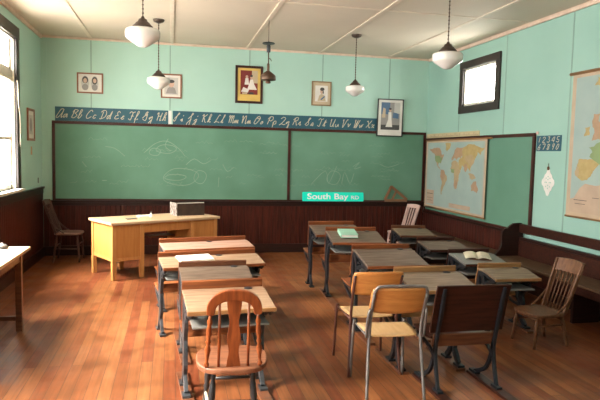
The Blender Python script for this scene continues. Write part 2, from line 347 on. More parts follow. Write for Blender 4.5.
# ------------------------------------------------------------------ lettering
CAP = dict(A='9e5e2815458a9e85a6', B='254d 2b4e9d5a 5a986535', C='9c8e5d28356597', D='4d351545879b7e3e1c', E='8c6e4c5a6939264586', F='1c3e6d9e 6d553516 4989', G='174a7e5e4b6a7c754526',
  H='1c3e35 8e7596 3a7a', I='185c7e5e361507', J='185c7e5e51201368', K='1c3e35 8e3a597595', L='8d6e4a25154695', M='1c2e353a5e656a8e95a6', N='1c2e354b7e85a6', O='6e3c1645789c6e4c7b9c',
  P='254e 1b4e8e9b693a', Q='1c4e8d7a25154695a6', R='254e 1b4e8e8b4a698596', S='165a8e6e5b774526', T='1c3e6d9e 6d553516', U='1c2e2835668e7596', V='1c2e35458e9d', W='1c2e25356e55659e', X='1c3d7596 9e6a25', Y='1c2e3969 8e8a60 213 6'.replace('213 6', ''), Z='1c4e8d5925 25856330')
LOW = dict(a='692825466965 6576', b='155d3e25456859', c='6849264566', d='692825467e6576', e='165849264566', f='155d3e2031 4566', g='6928264869502166', h='155d3e2538595566', i='16483556 4b4c', j='1658301146 5b5c',
  k='155d3e253859375566', l='155d4e3556', m='1825394559657975 7586', n='182539455965 6576', o='48263556583867', p='1820285966 6635', q='692826486951 6076', r='1639494566', s='1549552666', t='154d3556 2a6a', u='182545686576',
  v='1829355869', w='18253548556879', x='18395566 6925', y='18264669 695021', z='184965 653012')
DIG = {'1': '5e45', '2': '1c4e8c1585', '3': '2e7e5a885516', '4': '6e1888 8e65', '5': '8e3e2a796516', '6': '7e2825657938', '7': '1e8e45', '8': '8d4e3b7855267b8d', '9': '7b4a4e8e7b55', '0': '4e1835687d4e'}
def glyph(mb, code, ox, oy, s, slant, wd, z0, z1, kx=1.0):
    for st in code.split():
        pts = [(int(st[i], 16), int(st[i+1], 16)-5) for i in range(0, len(st), 2)]
        P = smooth_path([(ox+s*(kx*x+slant*y), oy+s*y, 0) for x, y in pts], 3)
        mb.stroke([(q.x, q.y) for q in P], wd, z0, z1)
def strip(x0, x1, z0, z1, pairs, label):
    t = thing('alphabet_strip', (x0, -.001, z0), 0, label, 'alphabet chart', 'cursive alphabet strips above the chalkboard', BACK)
    L = x1-x0; h = z1-z0
    MB().box(0, L, 0, h, 0, .006).build('card', m_strip, t)
    mb = MB(); pitch = L/len(pairs)
    for i, p in enumerate(pairs):
        s = h*.58/9
        glyph(mb, CAP[p[0]], i*pitch+.004, h*.24, s, .3, .0105, .0062, .0085, .74)
        glyph(mb, LOW[p[1]], i*pitch+.004+s*7.2, h*.24, s, .3, .0105, .0062, .0085, .74)
    mb.build('lettering', m_cream, t)['label'] = 'cream cursive letters'
    if x0 < 1: MB().box(L, L+.05, .0, h, 0, .004).build('backing_edge', m_white, t)
strip(.2, 1.93, 2.137, 2.355, ['Aa', 'Bb', 'Cc', 'Dd', 'Ee', 'Ff', 'Gg', 'Hh'], 'short dark blue cursive alphabet strip reading Aa to Hh, above the chalkboard')
strip(2.0, 5.95, 2.137, 2.355, ['Ii', 'Jj', 'Kk', 'Ll', 'Mm', 'Nn', 'Oo', 'Pp', 'Qq', 'Rr', 'Ss', 'Tt', 'Uu', 'Vv', 'Ww', 'Xx', 'Yy', 'Zz'], 'long dark blue cursive alphabet strip starting at Ii, running behind the propped picture')
t = thing('number_card', (W-.001, -3.26, 1.80), 0, 'small dark card with handwritten numbers one to zero beside the side chalkboard', 'number card', rot=RIGHT)
MB().box(0, .47, 0, .19, 0, .006).build('card', m_strip, t)
mb = MB()
for r, row in enumerate(('12345', '67890')):
    for i, ch in enumerate(row): glyph(mb, DIG[ch], .02+i*.088, .108-r*.088, .0072, .22, .0075, .0062, .0085)
mb.build('lettering', m_cream, t)['label'] = 'cream digits'

def text_mesh(body, size, loc, mat_, parent, name, off=.0, depth=.002, sp=1.0):
    c = bpy.data.curves.new('text', 'FONT'); c.body = body; c.size = size; c.extrude = depth/2; c.offset = off; c.space_character = sp
    o = bpy.data.objects.new('text', c); COL.objects.link(o); bpy.context.view_layer.update()
    me = bpy.data.meshes.new_from_object(o.evaluated_get(bpy.context.evaluated_depsgraph_get()))
    bpy.data.objects.remove(o); bpy.data.curves.remove(c)
    me.materials.clear(); me.materials.append(mat_)
    xs = [v.co.x for v in me.vertices]; k = Vector((min(xs), 0, 0))
    for v in me.vertices: v.co -= k
    n = bpy.data.objects.new(name, me); COL.objects.link(n); n.parent = parent; n.location = loc
    return n, max(xs)-min(xs)
t = thing('street_sign', (4.19, -.048, .889), 0, 'bright turquoise street sign reading South Bay RD standing on the chalk ledge', 'sign', rot=(R(90-6), 0, 0))
mb = MB(); q = []
for cx, cy, a0 in ((1.095, .015, -90), (1.095, .145, 0), (.015, .145, 90), (.015, .015, 180)):
    for k in range(4): a = R(a0+k*30); q.append((cx+.015*math.cos(a), cy+.015*math.sin(a)))
mb.prism(q, 0, .004); mb.build('sign_plate', m_sign, t)
n, wd = text_mesh('South Bay', .14, (.09, .038, .0055), m_signw, t, 'sign_lettering', .0022)
n.scale.x = .74/wd
n, wd = text_mesh('RD', .085, (.88, .04, .0055), m_signw, t, 'sign_suffix', .0018); n.scale.x = .145/wd

# ------------------------------------------------------------------ framed pictures
def ellipse(cx, cy, rx, ry, n=14): return [(cx+rx*math.cos(2*PI*k/n), cy+ry*math.sin(2*PI*k/n)) for k in range(n)]
def picture(label, x0, x1, z0, z1, mf, fw, shapes, y=-.001, tilt=0., mats=None, rot=None, mountw=0, name='framed_picture'):
    t = thing(name, (x0, y, z0), 0, label, 'picture', rot=rot or (R(90)-tilt, 0, 0)); w_, h_ = x1-x0, z1-z0
    mb = MB(); mb.box(0, fw, 0, h_, 0, .022); mb.box(w_-fw, w_, 0, h_, 0, .022); mb.box(fw, w_-fw, 0, fw, 0, .022); mb.box(fw, w_-fw, h_-fw, h_, 0, .022)
    mb.build('picture_frame', mf, t, .003)
    mb = MB(); mb.box(fw, w_-fw, fw, h_-fw, .002, .010, 0); iw, ih = w_-2*fw, h_-2*fw
    for k, (mi, poly) in enumerate(shapes): mb.prism([(fw+x*iw, fw+y_*ih) for x, y_ in poly], .0101+.0002*k, .0103+.0002*k, mi)
    mb.build('print', mats, t); return t
def rect(x0, y0, x1, y1): return [(x0, y0), (x1, y0), (x1, y1), (x0, y1)]
p_wh = mat('print_white', (.75, .72, .67), .5); p_gr = mat('print_grey', (.3, .28, .27), .5); p_dk = mat('print_dark', (.06, .055, .055), .5); p_sk = mat('print_skin', (.6, .4, .3), .5)
p_yel = mat('print_gold_mount', (.72, .5, .13), .5); p_red = mat('print_crimson', (.22, .03, .025), .5); p_beige = mat('print_beige', (.55, .44, .3), .5); p_blue = mat('print_blue', (.08, .16, .28), .5)
p_lg = mat('print_light_grey', (.55, .53, .5), .5); m_redwood = mat('frame_redwood', (.28, .1, .05), .35); m_mahog = mat('frame_mahogany', (.05, .014, .012), .3); m_tanfr = mat('frame_tan', (.3, .19, .09), .4)
FM = [p_wh, p_gr, p_dk, p_sk, p_lg]
two = [(4, ellipse(.29, .5, .17, .42)), (2, ellipse(.29, .68, .13, .2)), (3, ellipse(.29, .64, .08, .14)), (1, ellipse(.29, .27, .14, .18)), (4, ellipse(.7, .5, .16, .42)), (2, ellipse(.7, .65, .12, .22)), (3, ellipse(.7, .64, .075, .13)), (1, ellipse(.7, .27, .13, .18))]
picture('wide wood-framed print of two oval portraits, nearest the left corner', .528, .92, 2.577, 2.897, m_redwood, .022, two, mats=FM)
picture('small wood-framed pencil sketch partly behind the hanging globe lamp', 1.81, 2.14, 2.555, 2.945, m_redwood, .022, [(4, rect(.12, .1, .88, .9)), (1, [(.2, .15), (.8, .15), (.7, .4), (.5, .52), (.3, .4)]), (3, ellipse(.5, .6, .16, .16)), (2, ellipse(.5, .72, .18, .08))], mats=FM)
QM = [p_yel, p_red, p_wh, p_sk, p_dk, p_beige]
picture('dark-framed colour print with a gold mount and crimson background, two white-dressed figures', 3.012, 3.473, 2.524, 3.145, m_mahog, .04,
  [(1, rect(.12, .2, .88, .93)), (5, rect(.62, .55, .88, .93)), (2, [(.3, .5), (.5, .5), (.46, .7), (.34, .7)]), (3, ellipse(.4, .74, .06, .045)), (2, [(.42, .35), (.85, .35), (.72, .52), (.66, .66), (.55, .66), (.5, .52)]), (3, ellipse(.6, .71, .055, .045)), (4, ellipse(.6, .77, .06, .035)),
   (2, [(.15, .28), (.45, .26), (.5, .35), (.25, .42)]), (4, ellipse(.6, .24, .12, .035)), (5, rect(.2, .21, .42, .26))], mats=QM)
picture('small tan-framed beige portrait of a dark-haired woman, between lamps', 4.32, 4.667, 2.535, 2.95, m_tanfr, .02, [(4, rect(.14, .14, .86, .86)), (0, [(.28, .16), (.76, .16), (.68, .42), (.5, .5), (.38, .42)]), (3, ellipse(.52, .6, .1, .12)), (2, ellipse(.54, .7, .13, .08)), (2, ellipse(.6, .56, .04, .07)), (1, [(.5, .2), (.72, .36), (.66, .4), (.44, .24)])],
  mats=[p_beige, p_blue, p_dk, p_sk, p_wh])
picture('large black-framed colour photo of a woman in a white gown, leaning above the chalkboard corner', 5.50, 5.985, 2.045, 2.70, m_black, .018,
  [(2, rect(.12, .16, .9, .93)), (1, rect(.12, .6, .48, .93)), (4, rect(.66, .62, .9, .93)), (5, rect(.12, .16, .9, .3)), (6, [(.16, .5), (.3, .5), (.3, .75), (.2, .78)]), (0, [(.32, .24), (.6, .24), (.56, .45), (.54, .66), (.42, .66), (.42, .45)]), (3, ellipse(.49, .71, .05, .045)), (5, ellipse(.49, .75, .055, .03)), (1, [(.6, .5), (.85, .48), (.85, .62), (.62, .66)])],
  y=-.034, tilt=R(-2.0), mats=[p_wh, p_blue, p_gr, p_sk, p_lg, p_dk, p_beige])
picture('narrow picture in a thin brown frame on the wall beside the tall window', -.93, -.52, 1.80, 2.26, m_redwood, .035, [(4, rect(.2, .15, .8, .85)), (1, ellipse(.5, .5, .2, .25))], mats=FM, rot=LEFT).location = (.001, -.95, 1.80)
tag(MB().box(0, .006, -.31, -.27, 1.17, 1.25).build('light_switch', m_dark, None, .002), 'small dark light switch on the wall near the left corner', 'switch')
tag(MB().box(.001, .012, -.735, -.69, 1.60, 1.72).build('wall_tag', mat('faded_orange_card', (.6, .42, .25), .6), None, .002), 'little faded orange tag hanging under the narrow brown-framed picture', 'tag')

# ------------------------------------------------------------------ maps
m_sea = mat('map_sea', (.34, .44, .41), .6, c2=(.30, .40, .38), scale=3)
m_mb = mat('map_border', (.52, .40, .28), .6)
lands = [mat('map_land_yellow', (.46, .35, .15), .6, c2=(.4, .3, .12), scale=14), mat('map_land_pink', (.44, .28, .18), .6, c2=(.38, .25, .15), scale=14), mat('map_land_green', (.24, .33, .15), .6), mat('map_land_tan', (.45, .34, .2), .6, c2=(.4, .3, .17), scale=14), mat('map_ink', (.12, .1, .09), .6), mat('map_legend_pink', (.5, .37, .27), .6)]
NA = [(-168, 66), (-130, 70), (-95, 70), (-82, 62), (-78, 52), (-60, 52), (-66, 45), (-76, 35), (-81, 26), (-90, 30), (-97, 26), (-95, 18), (-88, 16), (-80, 8), (-95, 15), (-106, 22), (-116, 31), (-124, 42), (-130, 54), (-150, 60)]
US = [(-124, 48), (-95, 49), (-82, 42), (-68, 45), (-76, 35), (-81, 26), (-90, 30), (-97, 26), (-106, 31), (-117, 32), (-124, 41)]
GR = [(-55, 82), (-20, 82), (-22, 70), (-42, 60), (-52, 66)]
SA = [(-78, 10), (-60, 10), (-50, 0), (-35, -6), (-39, -18), (-48, -27), (-60, -38), (-68, -54), (-74, -50), (-71, -30), (-70, -18), (-81, -5)]
AF = [(-16, 15), (-8, 32), (10, 37), (32, 31), (43, 12), (51, 11), (40, -5), (35, -22), (26, -34), (18, -34), (12, -16), (9, 3), (-8, 5)]
EU = [(-9, 37), (-9, 43), (0, 48), (5, 54), (8, 60), (20, 70), (40, 68), (60, 70), (60, 50), (45, 42), (36, 46), (28, 42), (22, 37), (15, 42), (5, 43), (0, 38)]
AS = [(60, 70), (80, 75), (105, 78), (140, 73), (180, 69), (165, 60), (157, 51), (142, 58), (135, 45), (128, 38), (121, 30), (108, 20), (105, 9), (100, 14), (90, 22), (80, 8), (72, 20), (58, 25), (52, 13), (43, 13), (35, 31), (36, 37), (45, 42), (60, 50)]
AU = [(114, -22), (130, -12), (142, -11), (152, -25), (149, -38), (138, -35), (128, -32), (115, -34)]
def coast(P, amp=.22, it=3, seed=1):
    g = random.Random(seed+len(P)); P = list(P)
    for _ in range(it):
        Q = []
        for i in range(len(P)):
            a = P[i]; b = P[(i+1) % len(P)]; dx, dy = b[0]-a[0], b[1]-a[1]; k = g.uniform(-amp, amp)
            Q += [a, ((a[0]+b[0])/2-dy*k, (a[1]+b[1])/2+dx*k)]
        P = Q
    return P
def wall_map(label, y0, z0, wd, ht, polys, mats, rod, thick=.003, tilt=0, x=W-.036):
    t = thing('wall_map', (x, y0, z0), 0, label, 'map', rot=(R(90), 0, -PI/2+tilt))
    mb = MB(); mb.box(0, wd, 0, ht, -thick, 0, 0); mb.box(.03*wd, wd*.97, .03*ht, ht*.97, .0002, .001, 1); mb.build('map_sheet', mats[:2], t)
    mb = MB()
    for k, (mi, poly) in enumerate(polys): mb.prism([(px*wd, py*ht) for px, py in (coast(poly, .16, 2) if mi < 4 else poly)], .001+.0001*k, .0015+.0001*k, mi)
    mb.build('printed_land', mats[2:], t)
    mb = MB(); mb.tube([(-rod[0], ht+.006, .0), (wd+rod[1], ht+.006, .0)], rod[2], 10); mb.build('top_rod', rod[3], t)
    mb = MB(); mb.tube([(-.005, -.006, .0), (wd+.005, -.006, .0)], .012, 8); mb.build('bottom_rod', m_oakrail if rod[3] is m_oakrail else m_mb, t)
    return t
def ll(P): return [(.5+.45*x/172, .52+.47*y/88 if y > 0 else .52+.47*y/80) for x, y in P]
polys = [(1, ll(NA)), (2, ll(US)), (0, ll(GR)), (3, ll(SA)), (1, ll([(-81, -5), (-70, -18), (-50, -10), (-50, 0), (-60, 10), (-78, 10)])), (3, ll(AF)), (2, ll([(-8, 5), (9, 3), (12, 15), (-16, 15)])), (1, ll([(18, -34), (26, -34), (35, -22), (24, -12), (14, -17)])), (1, ll(EU)), (0, ll(AS)), (3, ll([(75, 50), (90, 50), (120, 50), (128, 38), (108, 20), (95, 28), (80, 35)])), (1, ll([(68, 24), (80, 30), (90, 23), (80, 8)])), (1, ll(AU)), (3, ll([(95, 5), (120, 5), (140, -4), (120, -9), (105, -6)])),
  (5, rect(.04, .05, .18, .26)), (5, rect(.46, .05, .80, .11)), (4, rect(.05, .2, .16, .21)), (4, rect(.05, .14, .16, .145)), (4, rect(.05, .1, .16, .105))]
t = wall_map('world map with cream border hanging in front of the side chalkboard', -.14, .83, 2.03, 1.15, polys, [m_mb, m_sea]+lands, (.02, .12, .013, m_oakrail), x=W-.052)
def g2(P): return P
eu = [(5, [(.03, .03), (.97, .03), (.97, .17), (.8, .14), (.6, .2), (.4, .24), (.3, .245), (.22, .225), (.14, .235), (.10, .20), (.06, .13), (.03, .12)]),
  (0, [(.075, .28), (.11, .255), (.155, .26), (.18, .29), (.2, .33), (.235, .37), (.21, .395), (.15, .40), (.085, .405), (.07, .36)]), (3, [(.066, .35), (.085, .35), (.083, .28), (.064, .285)]), (2, [(.16, .42), (.235, .37), (.3, .39), (.33, .46), (.27, .52), (.19, .49), (.15, .485), (.18, .45)]),
  (1, [(.34, .42), (.38, .42), (.46, .30), (.49, .32), (.42, .44), (.36, .47)]), (1, [(.17, .53), (.2, .535), (.255, .54), (.25, .60), (.21, .66), (.225, .71), (.175, .71), (.165, .65), (.185, .6)]), (0, [(.11, .56), (.15, .565), (.155, .63), (.115, .62)]),
  (1, [(.32, .5), (.45, .52), (.46, .62), (.34, .62)]), (0, [(.46, .45), (.97, .40), (.97, .9), (.8, .8), (.52, .62)]), (1, [(.34, .66), (.42, .68), (.58, .9), (.52, .94), (.36, .78)]), (0, [(.17, .90), (.25, .885), (.27, .93), (.19, .955)]),
  (4, rect(.06, .115, .16, .12)), (4, rect(.07, .09, .15, .094)), (4, rect(.2, .14, .25, .144))]
wall_map('large map of Europe on a wooden rod hanging on the mint side wall', -3.91, 1.065, 2.1, 1.60, eu, [m_mb, m_sea]+lands, (.05, .05, .018, m_oakrail), tilt=R(0), x=W-.03)
# long ruler above the side chalkboard
t = thing('wall_ruler', (W-.001, -.04, 2.033), 0, 'long pale marked ruler lying flat above the world map', 'ruler', rot=RIGHT)
MB().box(0, 1.82, 0, .075, 0, .012).build('ruler_board', mat('ruler_maple', (.6, .5, .3), .5), t, .002)
mb = MB()
for k in range(60): mb.box(.015+k*.03, .02+k*.03, .01, .055 if k % 5 == 0 else .03, .0122, .013)
mb.build('ruler_marks', lands[4], t)
# paper doily
t = thing('paper_doily', (W-.004, -3.525, 1.42), 0, 'white cut-paper snowflake hanging from a pin on the side wall', 'decoration', rot=RIGHT)
t.scale = (1.0, .8, 1)
mb = MB(); n = 32; out = [((.125+.016*math.cos(8*2*PI*k/n*1.0))*(math.cos(2*PI*k/n)) , (.21+.02*math.cos(8*2*PI*k/n))*math.sin(2*PI*k/n)) for k in range(n)]
out = []
for (ax, ay), (bx, by) in zip([(0, .21), (.125, 0), (0, -.21), (-.125, 0)], [(.125, 0), (0, -.21), (-.125, 0), (0, .21)]):
    for k in range(6):
        tt = k/6; s = 1+(.10 if k % 2 else 0); out.append(((ax+(bx-ax)*tt)*s, (ay+(by-ay)*tt)*s))
mb.prism(out, .001, .003); mb.build('doily_sheet', m_white, t)
mb = MB()
for rr_, nn in ((.5, 8), (.25, 4)):
    for k in range(nn): a = 2*PI*k/nn; mb.prism(ellipse(.105*rr_*math.cos(a), .18*rr_*math.sin(a), .009, .012, 8), .0031, .0036)
mb.build('cutouts', m_wall_r, t)
mb = MB(); mb.tube([(0, .20, .004), (0, .29, .004)], .003, 6); mb.prism(ellipse(0, .215, .02, .03, 10), .004, .012, 1); mb.build('hanger', [m_brown, m_oak], t)
tag(MB().box(W-.02, W-.001, -3.285, -3.255, 2.01, 2.045).build('paper_pin', m_pink, None, .003), 'tiny pale pink clip above the corner of the number card', 'clip')

# ------------------------------------------------------------------ set square on ledge
t = thing('set_square', (5.70, -.04, .887), 0, 'large wooden blackboard set square leaning on the chalk ledge', 'set square', rot=(R(86), 0, 0))
mb = MB(); A, B, C = Vector((0, 0, 0)), Vector((.42, 0, 0)), Vector((.12, .25, 0))
mb.bar(A, B, .045, .012, (0, 0, 1)); mb.bar(B+Vector((0, .012, 0)), C, .045, .012); mb.bar(C, A+Vector((0, .01, 0)), .045, .012); mb.bar((.13, .0, 0), (.22, .17, 0), .035, .012)
mb.build('wooden_frame', mat('set_square_wood', (.26, .13, .065), .5), t).location = (0, .024, .007)

# ------------------------------------------------------------------ hanging lamps
def globe_lamp(x, y, zc, s, label, rodmat):
    t = thing('globe_pendant_lamp', (x, y, zc), 0, label, 'ceiling lamp', 'schoolhouse globe pendants')
    top = H-zc
    MB().lathe([(.02, top-.05), (.065, top-.03), (.075, top-.008), (.075, top-.001)], 24).build('ceiling_canopy', m_bronze, t)
    mb = MB(); z0, z1 = .15*s, top-.05; n = int((z1-z0)/.035)
    mb.tube([(0, 0, z0), (0, 0, z1)], .0055, 8)
    for k in range(n): mb.lathe([(.004, 0), (.009, .008), (.009, .014), (.004, .022)], 8, (0, 0, z0+k*(z1-z0)/n))
    mb.build('chain', rodmat, t)
    MB().lathe([(.084*s, .066*s), (.092*s, .070*s), (.092*s, .080*s), (.078*s, .092*s), (.062*s, .112*s), (.046*s, .122*s), (.036*s, .145*s), (.018*s, .152*s), (.012*s, .17*s)], 24).build('fitter_cap', m_bronze, t)
    g = MB().lathe([(.02*s, -.108*s), (.042*s, -.103*s), (.07*s, -.085*s), (.105*s, -.060*s), (.138*s, -.038*s), (.152*s, -.024*s), (.156*s, -.01*s), (.157*s, .030*s), (.153*s, .044*s), (.14*s, .054*s), (.11*s, .062*s), (.085*s, .0655*s)], 36).build('glass_globe', m_milk, t)
globe_lamp(1.735, -4.40, 2.70, .95, 'large milk glass globe pendant hanging highest at the top left', m_gas)
globe_lamp(1.81, -1.67, 2.62, .95, 'small milk glass globe pendant in front of the sketch picture', m_gas)
globe_lamp(4.587, -1.60, 2.65, .88, 'milk glass globe pendant right of the beige portrait', m_gas)
globe_lamp(4.636, -4.40, 2.665, .95, 'milk glass globe pendant on a long chain left of the small high window', m_gas)
t = thing('gas_lamp', (3.215, -2.15, 2.925), 0, 'old dark metal mantle lamp with a wide shade hanging by a wire', 'ceiling lamp'); t.scale = (1, 1, 1.33)
MB().tube([(0, 0, .17), (0, 0, (H-2.925)/1.33-.001)], .004, 6).build('wire', m_gas, t)
MB().lathe([(.078, .146), (.082, .149), (.082, .155), (.03, .160), (.008, .17)], 24).build('heat_disc', m_iron, t)
mb = MB(); mb.lathe([(.022, .065), (.026, .07), (.026, .125), (.02, .135)], 14); mb.build('fuel_collar', m_ironl, t)
mb = MB(); mb.tube([(0, 0, .07), (.002, 0, 0), (.003, 0, -.06)], .008, 8); mb.tube([(0, 0, .01), (.03, 0, .0), (.04, 0, -.02)], .005, 6); mb.lathe([(.01, -.12), (.018, -.11), (.018, -.05), (.01, -.04)], 10); mb.build('burner_stem', m_gas, t)
MB().lathe([(.098, -.205), (.102, -.20), (.10, -.165), (.085, -.15), (.04, -.125), (.012, -.11)], 28).build('lamp_shade', m_gas, t)
MB().lathe([(.03, -.235), (.035, -.23), (.03, -.206)], 14).build('mantle_holder', m_gas, t)

# ------------------------------------------------------------------ teacher's desk
TD = (1.235, -2.06); TA = R(29)
t = thing('teacher_desk', (TD[0], TD[1], 0), TA, 'blond oak teacher desk with panelled pedestals in front of the chalkboard', 'desk')
TW, TL = 1.66, .75
MB().box(0, TW, 0, TL, .725, .76).build('desk_top', m_ttop, t, .006)
def leg(x, y): MB().box(x, x+.055, y, y+.055, 0, .724).build('leg', m_tdesk, t, .004)
for x in (.03, .42, 1.19, TW-.085):
    for y in (.03, TL-.085): leg(x, y)
def pedestal(x0, x1):
    mb = MB(); mb.box(x0+.05, x1-.05, .042, .06, .285, .715); mb.box(x0+.05, x1-.05, TL-.06, TL-.042, .285, .715)
    mb.box(x0+.012, x0+.03, .085, TL-.085, .285, .715); mb.box(x1-.03, x1-.012, .085, TL-.085, .285, .715); mb.box(x0+.03, x1-.03, .06, TL-.06, .29, .31)
    mb.build('pedestal_panel', m_tpanel, t)
    mb = MB(); mb.box(x0+.055, x1-.055, .034, .072, .245, .285); mb.box(x0+.055, x1-.055, TL-.072, TL-.034, .245, .285); mb.box(x0+.006, x0+.045, .085, TL-.085, .245, .285); mb.box(x1-.045, x1-.006, .085, TL-.085, .245, .285)
    mb.build('bottom_rail', m_tdesk, t, .003)
pedestal(.03, .475); pedestal(1.19, TW-.03)
MB().box(.477, 1.188, .045, .07, .60, .722).build('apron', m_tpanel, t, .003)
MB().box(.477, 1.188, TL-.30, TL-.28, .60, .722).build('center_drawer', m_tdesk, t, .003)
MB().box(.80, 1.188, TL-.27, TL-.07, .45, .47).build('inner_shelf', m_varn, t)
c, s = math.cos(TA), math.sin(TA)
def on_desk(u, v): return (TD[0]+u*c-v*s, TD[1]+u*s+v*c, .7605)
t = thing('storage_box', on_desk(1.37, .43), R(19), 'dark worn wooden box with whitish marbled end on the teacher desk', 'box'); t.scale = (.95, .9, 1.2)
m_boxd = mat('box_dark', (.03, .016, .012), .4, c2=(.05, .028, .02), scale=12); m_boxw = mat('box_marbled', (.5, .45, .42), .6, c2=(.12, .08, .07), scale=26, contrast=(.4, .6))
mb = MB(); mb.box(-.22, .22, -.15, -.135, 0, .15); mb.box(-.22, .22, .135, .15, 0, .15); mb.box(.205, .22, -.135, .135, 0, .15); mb.box(-.205, .205, -.135, .135, 0, .012); mb.build('box_body', m_boxd, t)
MB().box(-.24, -.2205, -.15, .15, 0, .155).build('box_end', m_boxw, t, .003)
mb = MB(); mb.box(-.20, .2, -.13, .13, .10, .13); mb.box(-.215, .215, -.149, -.135, .1505, .158); mb.build('paper_stack', m_paper, t)
mb = MB(); mb.box(-.1, .1, -.07, .07, 0, .008); mb.box(-.08, .11, -.05, .08, .0085, .014); o = tag(mb.build('paper_sheets', m_paper), 'few loose white papers near the bottle on the teacher desk', 'paper'); o.location = on_desk(.72, .52); o.rotation_euler.z = R(25)
t = thing('small_bottle', on_desk(.76, .40), 0, 'tiny pale bottle standing on the teacher desk beside the papers', 'bottle')
MB().lathe([(.018, 0), (.02, .005), (.02, .04), (.009, .052), (.009, .062)], 14).build('bottle_body', m_paper, t)
MB().lathe([(.011, .0625), (.011, .078), (.008, .08)], 12).build('cap', m_ironl, t)
o = tag(MB().box(-.07, .07, -.05, .05, 0, .01).build('notebook', m_ironl, None, .002), 'flat grey notebook lying on the teacher desk left of the bottle', 'notebook'); o.location = on_desk(.42, .30); o.rotation_euler.z = R(20)

# ------------------------------------------------------------------ iron school desks
def iron_leg(x, zt, dep, seat, m, t, rz=0.02, slope=.07):
    mb = MB(); sp = lambda pts: [(x, q.x, q.y) for q in smooth_path([(a, b, 0) for a, b in pts], 5)]
    zf = zt-.035; zb = lambda y: zf-.032-(slope*max(0, (-y-.11))/(dep-.11))
    k = (zt-.035)/.745
    mb.ribbon(sp([(-.05, zt-.07), (-.12, zt-.2), (-.085, .40*k), (-.105, .26*k), (-.08, .14*k), (-.16, rz+.02)]), [.036, .05, .055, .05, .042]*5+[.04], .028)
    mb.ribbon(sp([(-.015, zt-.07), (-.005, .55*k), (-.045, .38*k), (-.03, .2*k), (.0, .1*k), (.05, rz+.02)]), .04, .028)
    mb.ribbon(sp([(-dep+.06, zb(-dep)-.02), (-dep*.6, zb(-dep*.6)-.05), (-.12, zt-.20)]), .03, .022)
    mb.ribbon([(x, -dep+.03, zb(-dep+.03)-.012), (x, -.11, zf-.044), (x, -.012, zf-.044)], .026, .024)
    mb.ribbon(sp([(-.105, .45*k), (-.065, .48*k), (-.03, .45*k)]), .026, .02)
    mb.ribbon([(x, -.10, .30*k), (x, -.03, .30*k)], .03, .022); mb.ribbon([(x, -.09, .20*k), (x, -.02, .20*k)], .024, .02)
    ring = [(-.17+.04*math.cos(a*PI/5), zt-.17+.032*math.sin(a*PI/5)) for a in range(11)]
    mb.ribbon([(x, a, b) for a, b in ring], .014, .018)
    mb.ribbon([(x, -.03, zt-.1), (x, .025, .62*k), (x, .035, .42*k), (x, -.02, .32*k)], .02, .024)
    if seat: mb.ribbon(sp([(-.03, .28*k), (.10, .29*k), (.26, .355*k)]), .026, .02); mb.ribbon([(x, .01, .36*k), (x, .30, .364*k)], .018, .02)
    mb.box(x-.028, x+.028, -.21, -.12, rz, rz+.018); mb.box(x-.028, x+.028, .01, .10, rz, rz+.018)
    return mb.build('leg', m, t, .003)
def school_desk(xl, y, rz, w_, label, top, rail, iron=m_iron, zt=.78, dep=.47, slope=.07, seat=True, runner=(.42, -.55), group='iron and wood school desks', backm=None, ink=True, box_front=False, inkx=.8, dz=.035, shelf=None):
    cx = xl+w_/2*math.cos(rz); cy = y+w_/2*math.sin(rz)
    t = thing('school_desk', (cx, cy, 0), rz, label, 'school desk', group); h = w_/2; backm = backm or rail
    rh = .022 if runner else .0
    if runner:
        for sx in (-h+.03, h-.03): MB().box(sx-.04, sx+.04, runner[1], runner[0], .0, rh).build('runner', m_dkwood if runner is True else m_varnd, t, .003)
    for sx in (-h+.02, h-.02): iron_leg(sx, zt-dz+.035, dep, seat, iron, t, rh, slope)
    zf = zt-dz
    mb = MB(); yz = [(-.012, zf), (-.11, zf), (-dep, zf-slope), (-dep, zf-slope-.022), (-.11, zf-.024), (-.012, zf-.024)]
    mb.prism([(a, b) for a, b in yz], -h, h, mx=Matrix(((0, 0, 1, 0), (1, 0, 0, 0), (0, 1, 0, 0), (0, 0, 0, 1))))
    dtop = mb.build('desk_top', top, t, .004)
    mb = MB(); mb.box(-h-.002, h+.002, -dep-.012, -dep, zf-slope-.026, zf-slope+.002); mb.build('edge_strip', rail, t, .003)
    if ink:
        MB().lathe([(.03, 0), (.032, .003), (.028, .006)], 16, (h*2*(inkx-.5), -.06, zf+.0005)).build('inkwell', m_iron, dtop)
    # back rest of the folding seat in front: curved board
    kz = zt/.80
    prof = [(a.x, a.y) for a in smooth_path([(0.0, zt, 0), (.012, zt-.08, 0), (.035, .61*kz, 0), (.045, .5*kz, 0)], 3)]
    mb = MB(); mb.ribbon([(0, a, b) for a, b in prof], .018, 2*h, (1, 0, 0)); mb.tube([(-h, 0, zt), (h, 0, zt)], .012, 8); mb.build('seat_back', backm, t, .003)
    mb = MB(); mb.ribbon([(0, .045, .47*kz), (0, .035, .42*kz), (0, .02, .385*kz)], .016, 2*h-.06, (1, 0, 0)); mb.build('lower_back_slat', backm, t, .003)
    if seat:
        P = smooth_path([(.03, .40*kz, 0), (.12, .385*kz, 0), (.26, .39*kz, 0), (.36, .405*kz, 0), (.39, .39*kz, 0)], 3)
        mb = MB(); mb.ribbon([(0, q.x, q.y) for q in P], .018, 2*h-.03, (1, 0, 0)); mb.build('folding_seat', backm, t, .003)
    # book shelf under the top
    mb = MB(); mb.box(-h+.036, h-.036, -dep+.03, -.0, zf-slope-.125, zf-slope-.112); mb.box(-h+.036, h-.036, -.02, -.005, zf-slope-.1115, zf-.03); mb.build('book_shelf', m_shelf, t, .002)
    if box_front: MB().box(-h+.0, h-.0, -dep+.03, -dep+.05, zf-slope-.135, zf-slope-.028).build('shelf_front', backm, t, .003)
    return t
zt = .78
